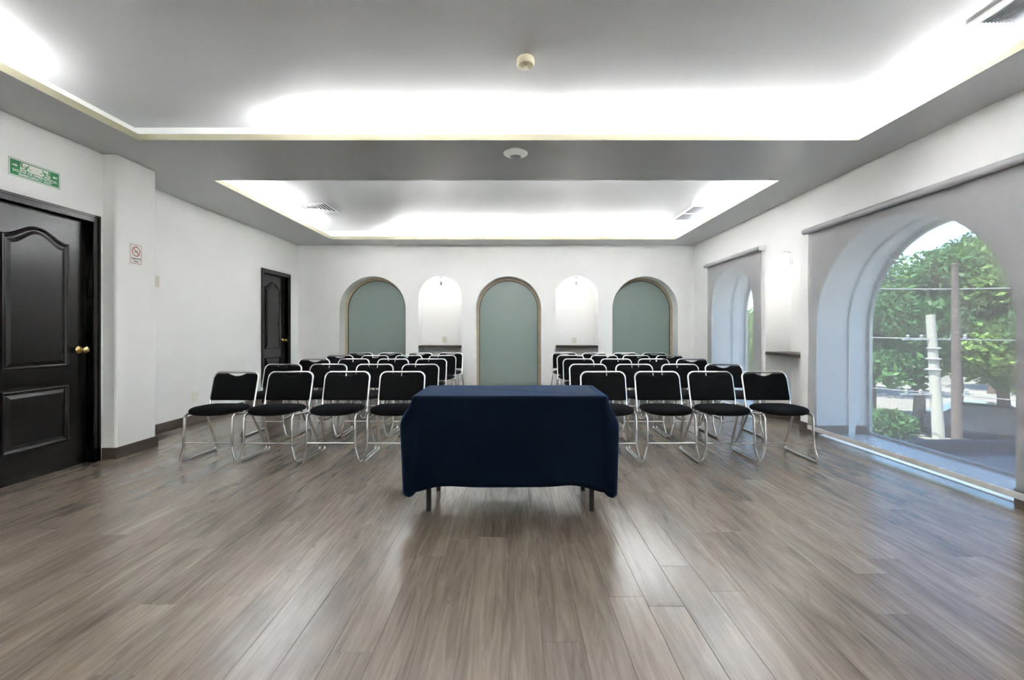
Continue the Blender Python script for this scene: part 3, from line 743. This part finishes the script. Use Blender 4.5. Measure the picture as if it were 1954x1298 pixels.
# ------------------------------------------------------------------ outside the big window
GZ = -3.2
struct('ground', B().box(5.2, 120, -60, 140, GZ-.2, GZ), 'ground', 'pale street ground beyond the window', 'ground')
struct('terrace', B().box(XR+.6, 7.2, 1.0, 5.25, -.34, -.20), 'terrace', 'blue-grey flat ledge outside the big window', 'ledge')
struct('terrace_curb', B().cbox(XR+.75, 7.2, 5.12, 5.25, -.20, -.10, .01), 'curb', 'dark low curb across the outside ledge', 'curb')
fw = struct('garden_wall', B().box(14, 52, 38.0, 38.3, GZ, GZ+1.9), 'stucco', 'pale low wall behind the trees', 'wall')
def leaf_cloud(blobs, n, size):
    vs = []; fs = []
    tot = sum(r[0]*r[1]*r[2] for _, r in blobs)
    for c, r in blobs:
        k = int(n*r[0]*r[1]*r[2]/tot)
        for _ in range(k):
            d = Vector((random.gauss(0,1), random.gauss(0,1), random.gauss(0,1))).normalized()*(random.random()**.45)
            p = Vector((c[0]+d.x*r[0], c[1]+d.y*r[1], c[2]+d.z*r[2]))
            a = Vector((random.gauss(0,1), random.gauss(0,1), random.gauss(0,.6))).normalized()
            b_ = a.cross(Vector((random.gauss(0,1), random.gauss(0,1), random.gauss(0,1)))).normalized()
            s = size*random.uniform(.6,1.3); i = len(vs)
            vs += [tuple(p-a*s), tuple(p+b_*s*.45), tuple(p+a*s), tuple(p-b_*s*.45)]; fs.append((i,i+1,i+2,i+3))
    me = bpy.data.meshes.new('foliage'); me.from_pydata(vs, [], fs); me.update(); return me
def tree(x, y, h, rad, mat, label, n=11000, low=1.3):
    o = empty('leafy_tree', (x, y, GZ)); tag(o, label, 'tree', 'trees across the street')
    build('trunk', B().tube([(0,0,0),(.06,.03,h*.2),(-.05,.06,h*.45),(.05,0,h*.75)], .2, 8, radii=[.24,.19,.14,.05]), 'bark', o, True)
    bl = []
    for k in range(13):
        a = random.random()*2*PI; f = random.random(); zz = low+rad*.45 + (h-low-rad*.9)*f
        rr = rad*(1-.45*abs(f-.4))*.62
        bl.append(((math.cos(a)*rad*.55*(1-.4*f), math.sin(a)*rad*.55*(1-.4*f), zz), (rr, rr, rr*.72)))
    for k in range(3):
        a = k*2.1; rt = B().tube([(0,0,h*.35),(math.cos(a)*rad*.3, math.sin(a)*rad*.3, h*.55),(math.cos(a)*rad*.6, math.sin(a)*rad*.6, h*.7)], .06, 6, radii=[.09,.06,.03])
        build('branch', rt, 'bark', o, True)
    f = build('foliage', leaf_cloud(bl, n, .17), mat, o); f['kind'] = 'stuff'
    return o
tree(16.8, 21.5, 7.6, 2.6, 'leaf1', 'tree at the left edge of the big window view')
tree(17.4, 19.6, 8.7, 2.5, 'leaf2', 'tall tree directly behind the pale concrete pole')
tree(20.8, 21.4, 9.2, 2.8, 'leaf1', 'tall tree behind the brown post')
tree(19.2, 17.9, 7.4, 2.5, 'leaf3', 'light green tree just right of the brown post')
tree(19.4, 15.9, 8.4, 2.4, 'leaf2', 'dark tree at the right edge of the big window view')
tree(23.5, 31.0, 10.2, 3.4, 'leaf2', 'far tree showing low at the left of the view')
tree(33.0, 31.5, 12.5, 4.0, 'leaf2', 'far tree filling the background of the view')
tree(15.0, 26.5, 6.2, 2.4, 'leaf3', 'low tree farthest left across the street')
tree(21.5, 13.0, 8.5, 2.8, 'leaf1', 'tree farthest right across the street')
def bush(x, y, r, label):
    f = build('round_bush', leaf_cloud([((0,0,r*.75),(r*1.3,r*1.3,r*.8)), ((r*.7,.2,r*.6),(r*.8,r*.8,r*.6))], 1500, .13), 'leaf2'); f.location = (x, y, GZ)
    tag(f, label, 'bush')
bush(15.3, 18.6, .75, 'clipped green bush at the lower left of the window view')
# concrete utility pole, 13 m off, and a nearer brown post
cp = empty('utility_pole', (11.95, 12.9, GZ)); tag(cp, 'pale concrete utility pole with crossarms outside the window', 'pole')
build('shaft', B().tube([(.15,0,0),(-.17,0,4.8)], .15, 16, radii=[.155,.105]), 'concrete', cp, True)
for zz, ln in ((4.10,.95), (2.55,1.0)):
    ca = build('crossarm', B().box(-ln,ln,-.03,.03,zz-.022,zz+.022), 'insul', cp)
    for u in (-.85,-.45,.45,.85):
        build('insulator', B().lathe([(.03,0),(.05,.03),(.03,.05),(.05,.08),(.02,.12)], (u*ln,0,zz+.022), (0,0,1), 10), 'insul', ca, True)
for zz in (3.85,3.55,3.25):
    build('clamp', B().lathe([(.15,-.03),(.19,0),(.15,.03)], (-.09,0,zz), (0,0,1), 16), 'insul', cp, True)
bp_ = empty('brown_post', (10.15, 10.45, GZ)); tag(bp_, 'tall weathered brown post right of the concrete pole', 'pole')
build('shaft', B().tube([(.03,0,0),(-.05,0,5.85)], .1, 14, radii=[.125,.062]), 'woodpole', bp_, True)
build('cap', B().lathe([(.07,0),(.075,.03),(.03,.06)], (-.05,0,5.84), (0,0,1), 14), 'woodpole', bp_, True)
wires = [((4,24,2.3),(11.9,12.9,.92),.35,'slack wire running left from the upper crossarm'), ((12.0,12.9,.92),(26,4,2.0),.4,'slack wire running right from the upper crossarm'),
         ((5,25,.9),(12.0,12.9,-.62),.5,'lower wire running left from the concrete pole'), ((12.0,12.9,-.62),(26,3,.4),.5,'lower wire running right from the concrete pole'),
         ((6,24,4.8),(10.1,10.45,2.1),.4,'high wire reaching the brown post from the left'), ((10.1,10.45,2.1),(24,2,3.2),.4,'high wire leaving the brown post to the right')]
for a, b_, sag, lab in wires:
    A, Bq = Vector(a), Vector(b_)
    pts = [A.lerp(Bq, k/16) - Vector((0,0,sag*4*(k/16)*(1-k/16))) for k in range(17)]
    o = build('power_line', B().tube(pts, .016, 5), 'wire', None, True); tag(o, lab, 'wire', 'overhead wires')
# parked car
car = empty('parked_car', (19.2, 18.3, GZ), math.radians(-38)); tag(car, 'dark parked car under the trees at lower right', 'car')
prof = [(-2.1,.35),(2.1,.35),(2.15,.62),(2.05,.80),(1.1,.92),(.55,1.38),(-.95,1.42),(-1.6,.98),(-2.1,.92)]
build('body', B().loops([[(x*.97,-.86,z*.97+.01) for x,z in prof],[(x,-.78,z) for x,z in prof],[(x,.78,z) for x,z in prof],[(x*.97,.86,z*.97+.01) for x,z in prof]]), 'carp', car, True, angle=25)
build('window_glass', B().prism([(.98,.96),(.50,1.33),(-.90,1.36),(-1.42,1.0)], lambda u,v: (u,-.865,v), lambda u,v: (u,.865,v)), 'carg', car)
for x in (-1.3,1.3):
    for s in (-1,1): build('wheel', B().lathe([(.20,-.10),(.31,-.09),(.33,0),(.31,.09),(.20,.10)], (x,s*.76,.33), (0,1,0), 20), 'tyre', car, True)
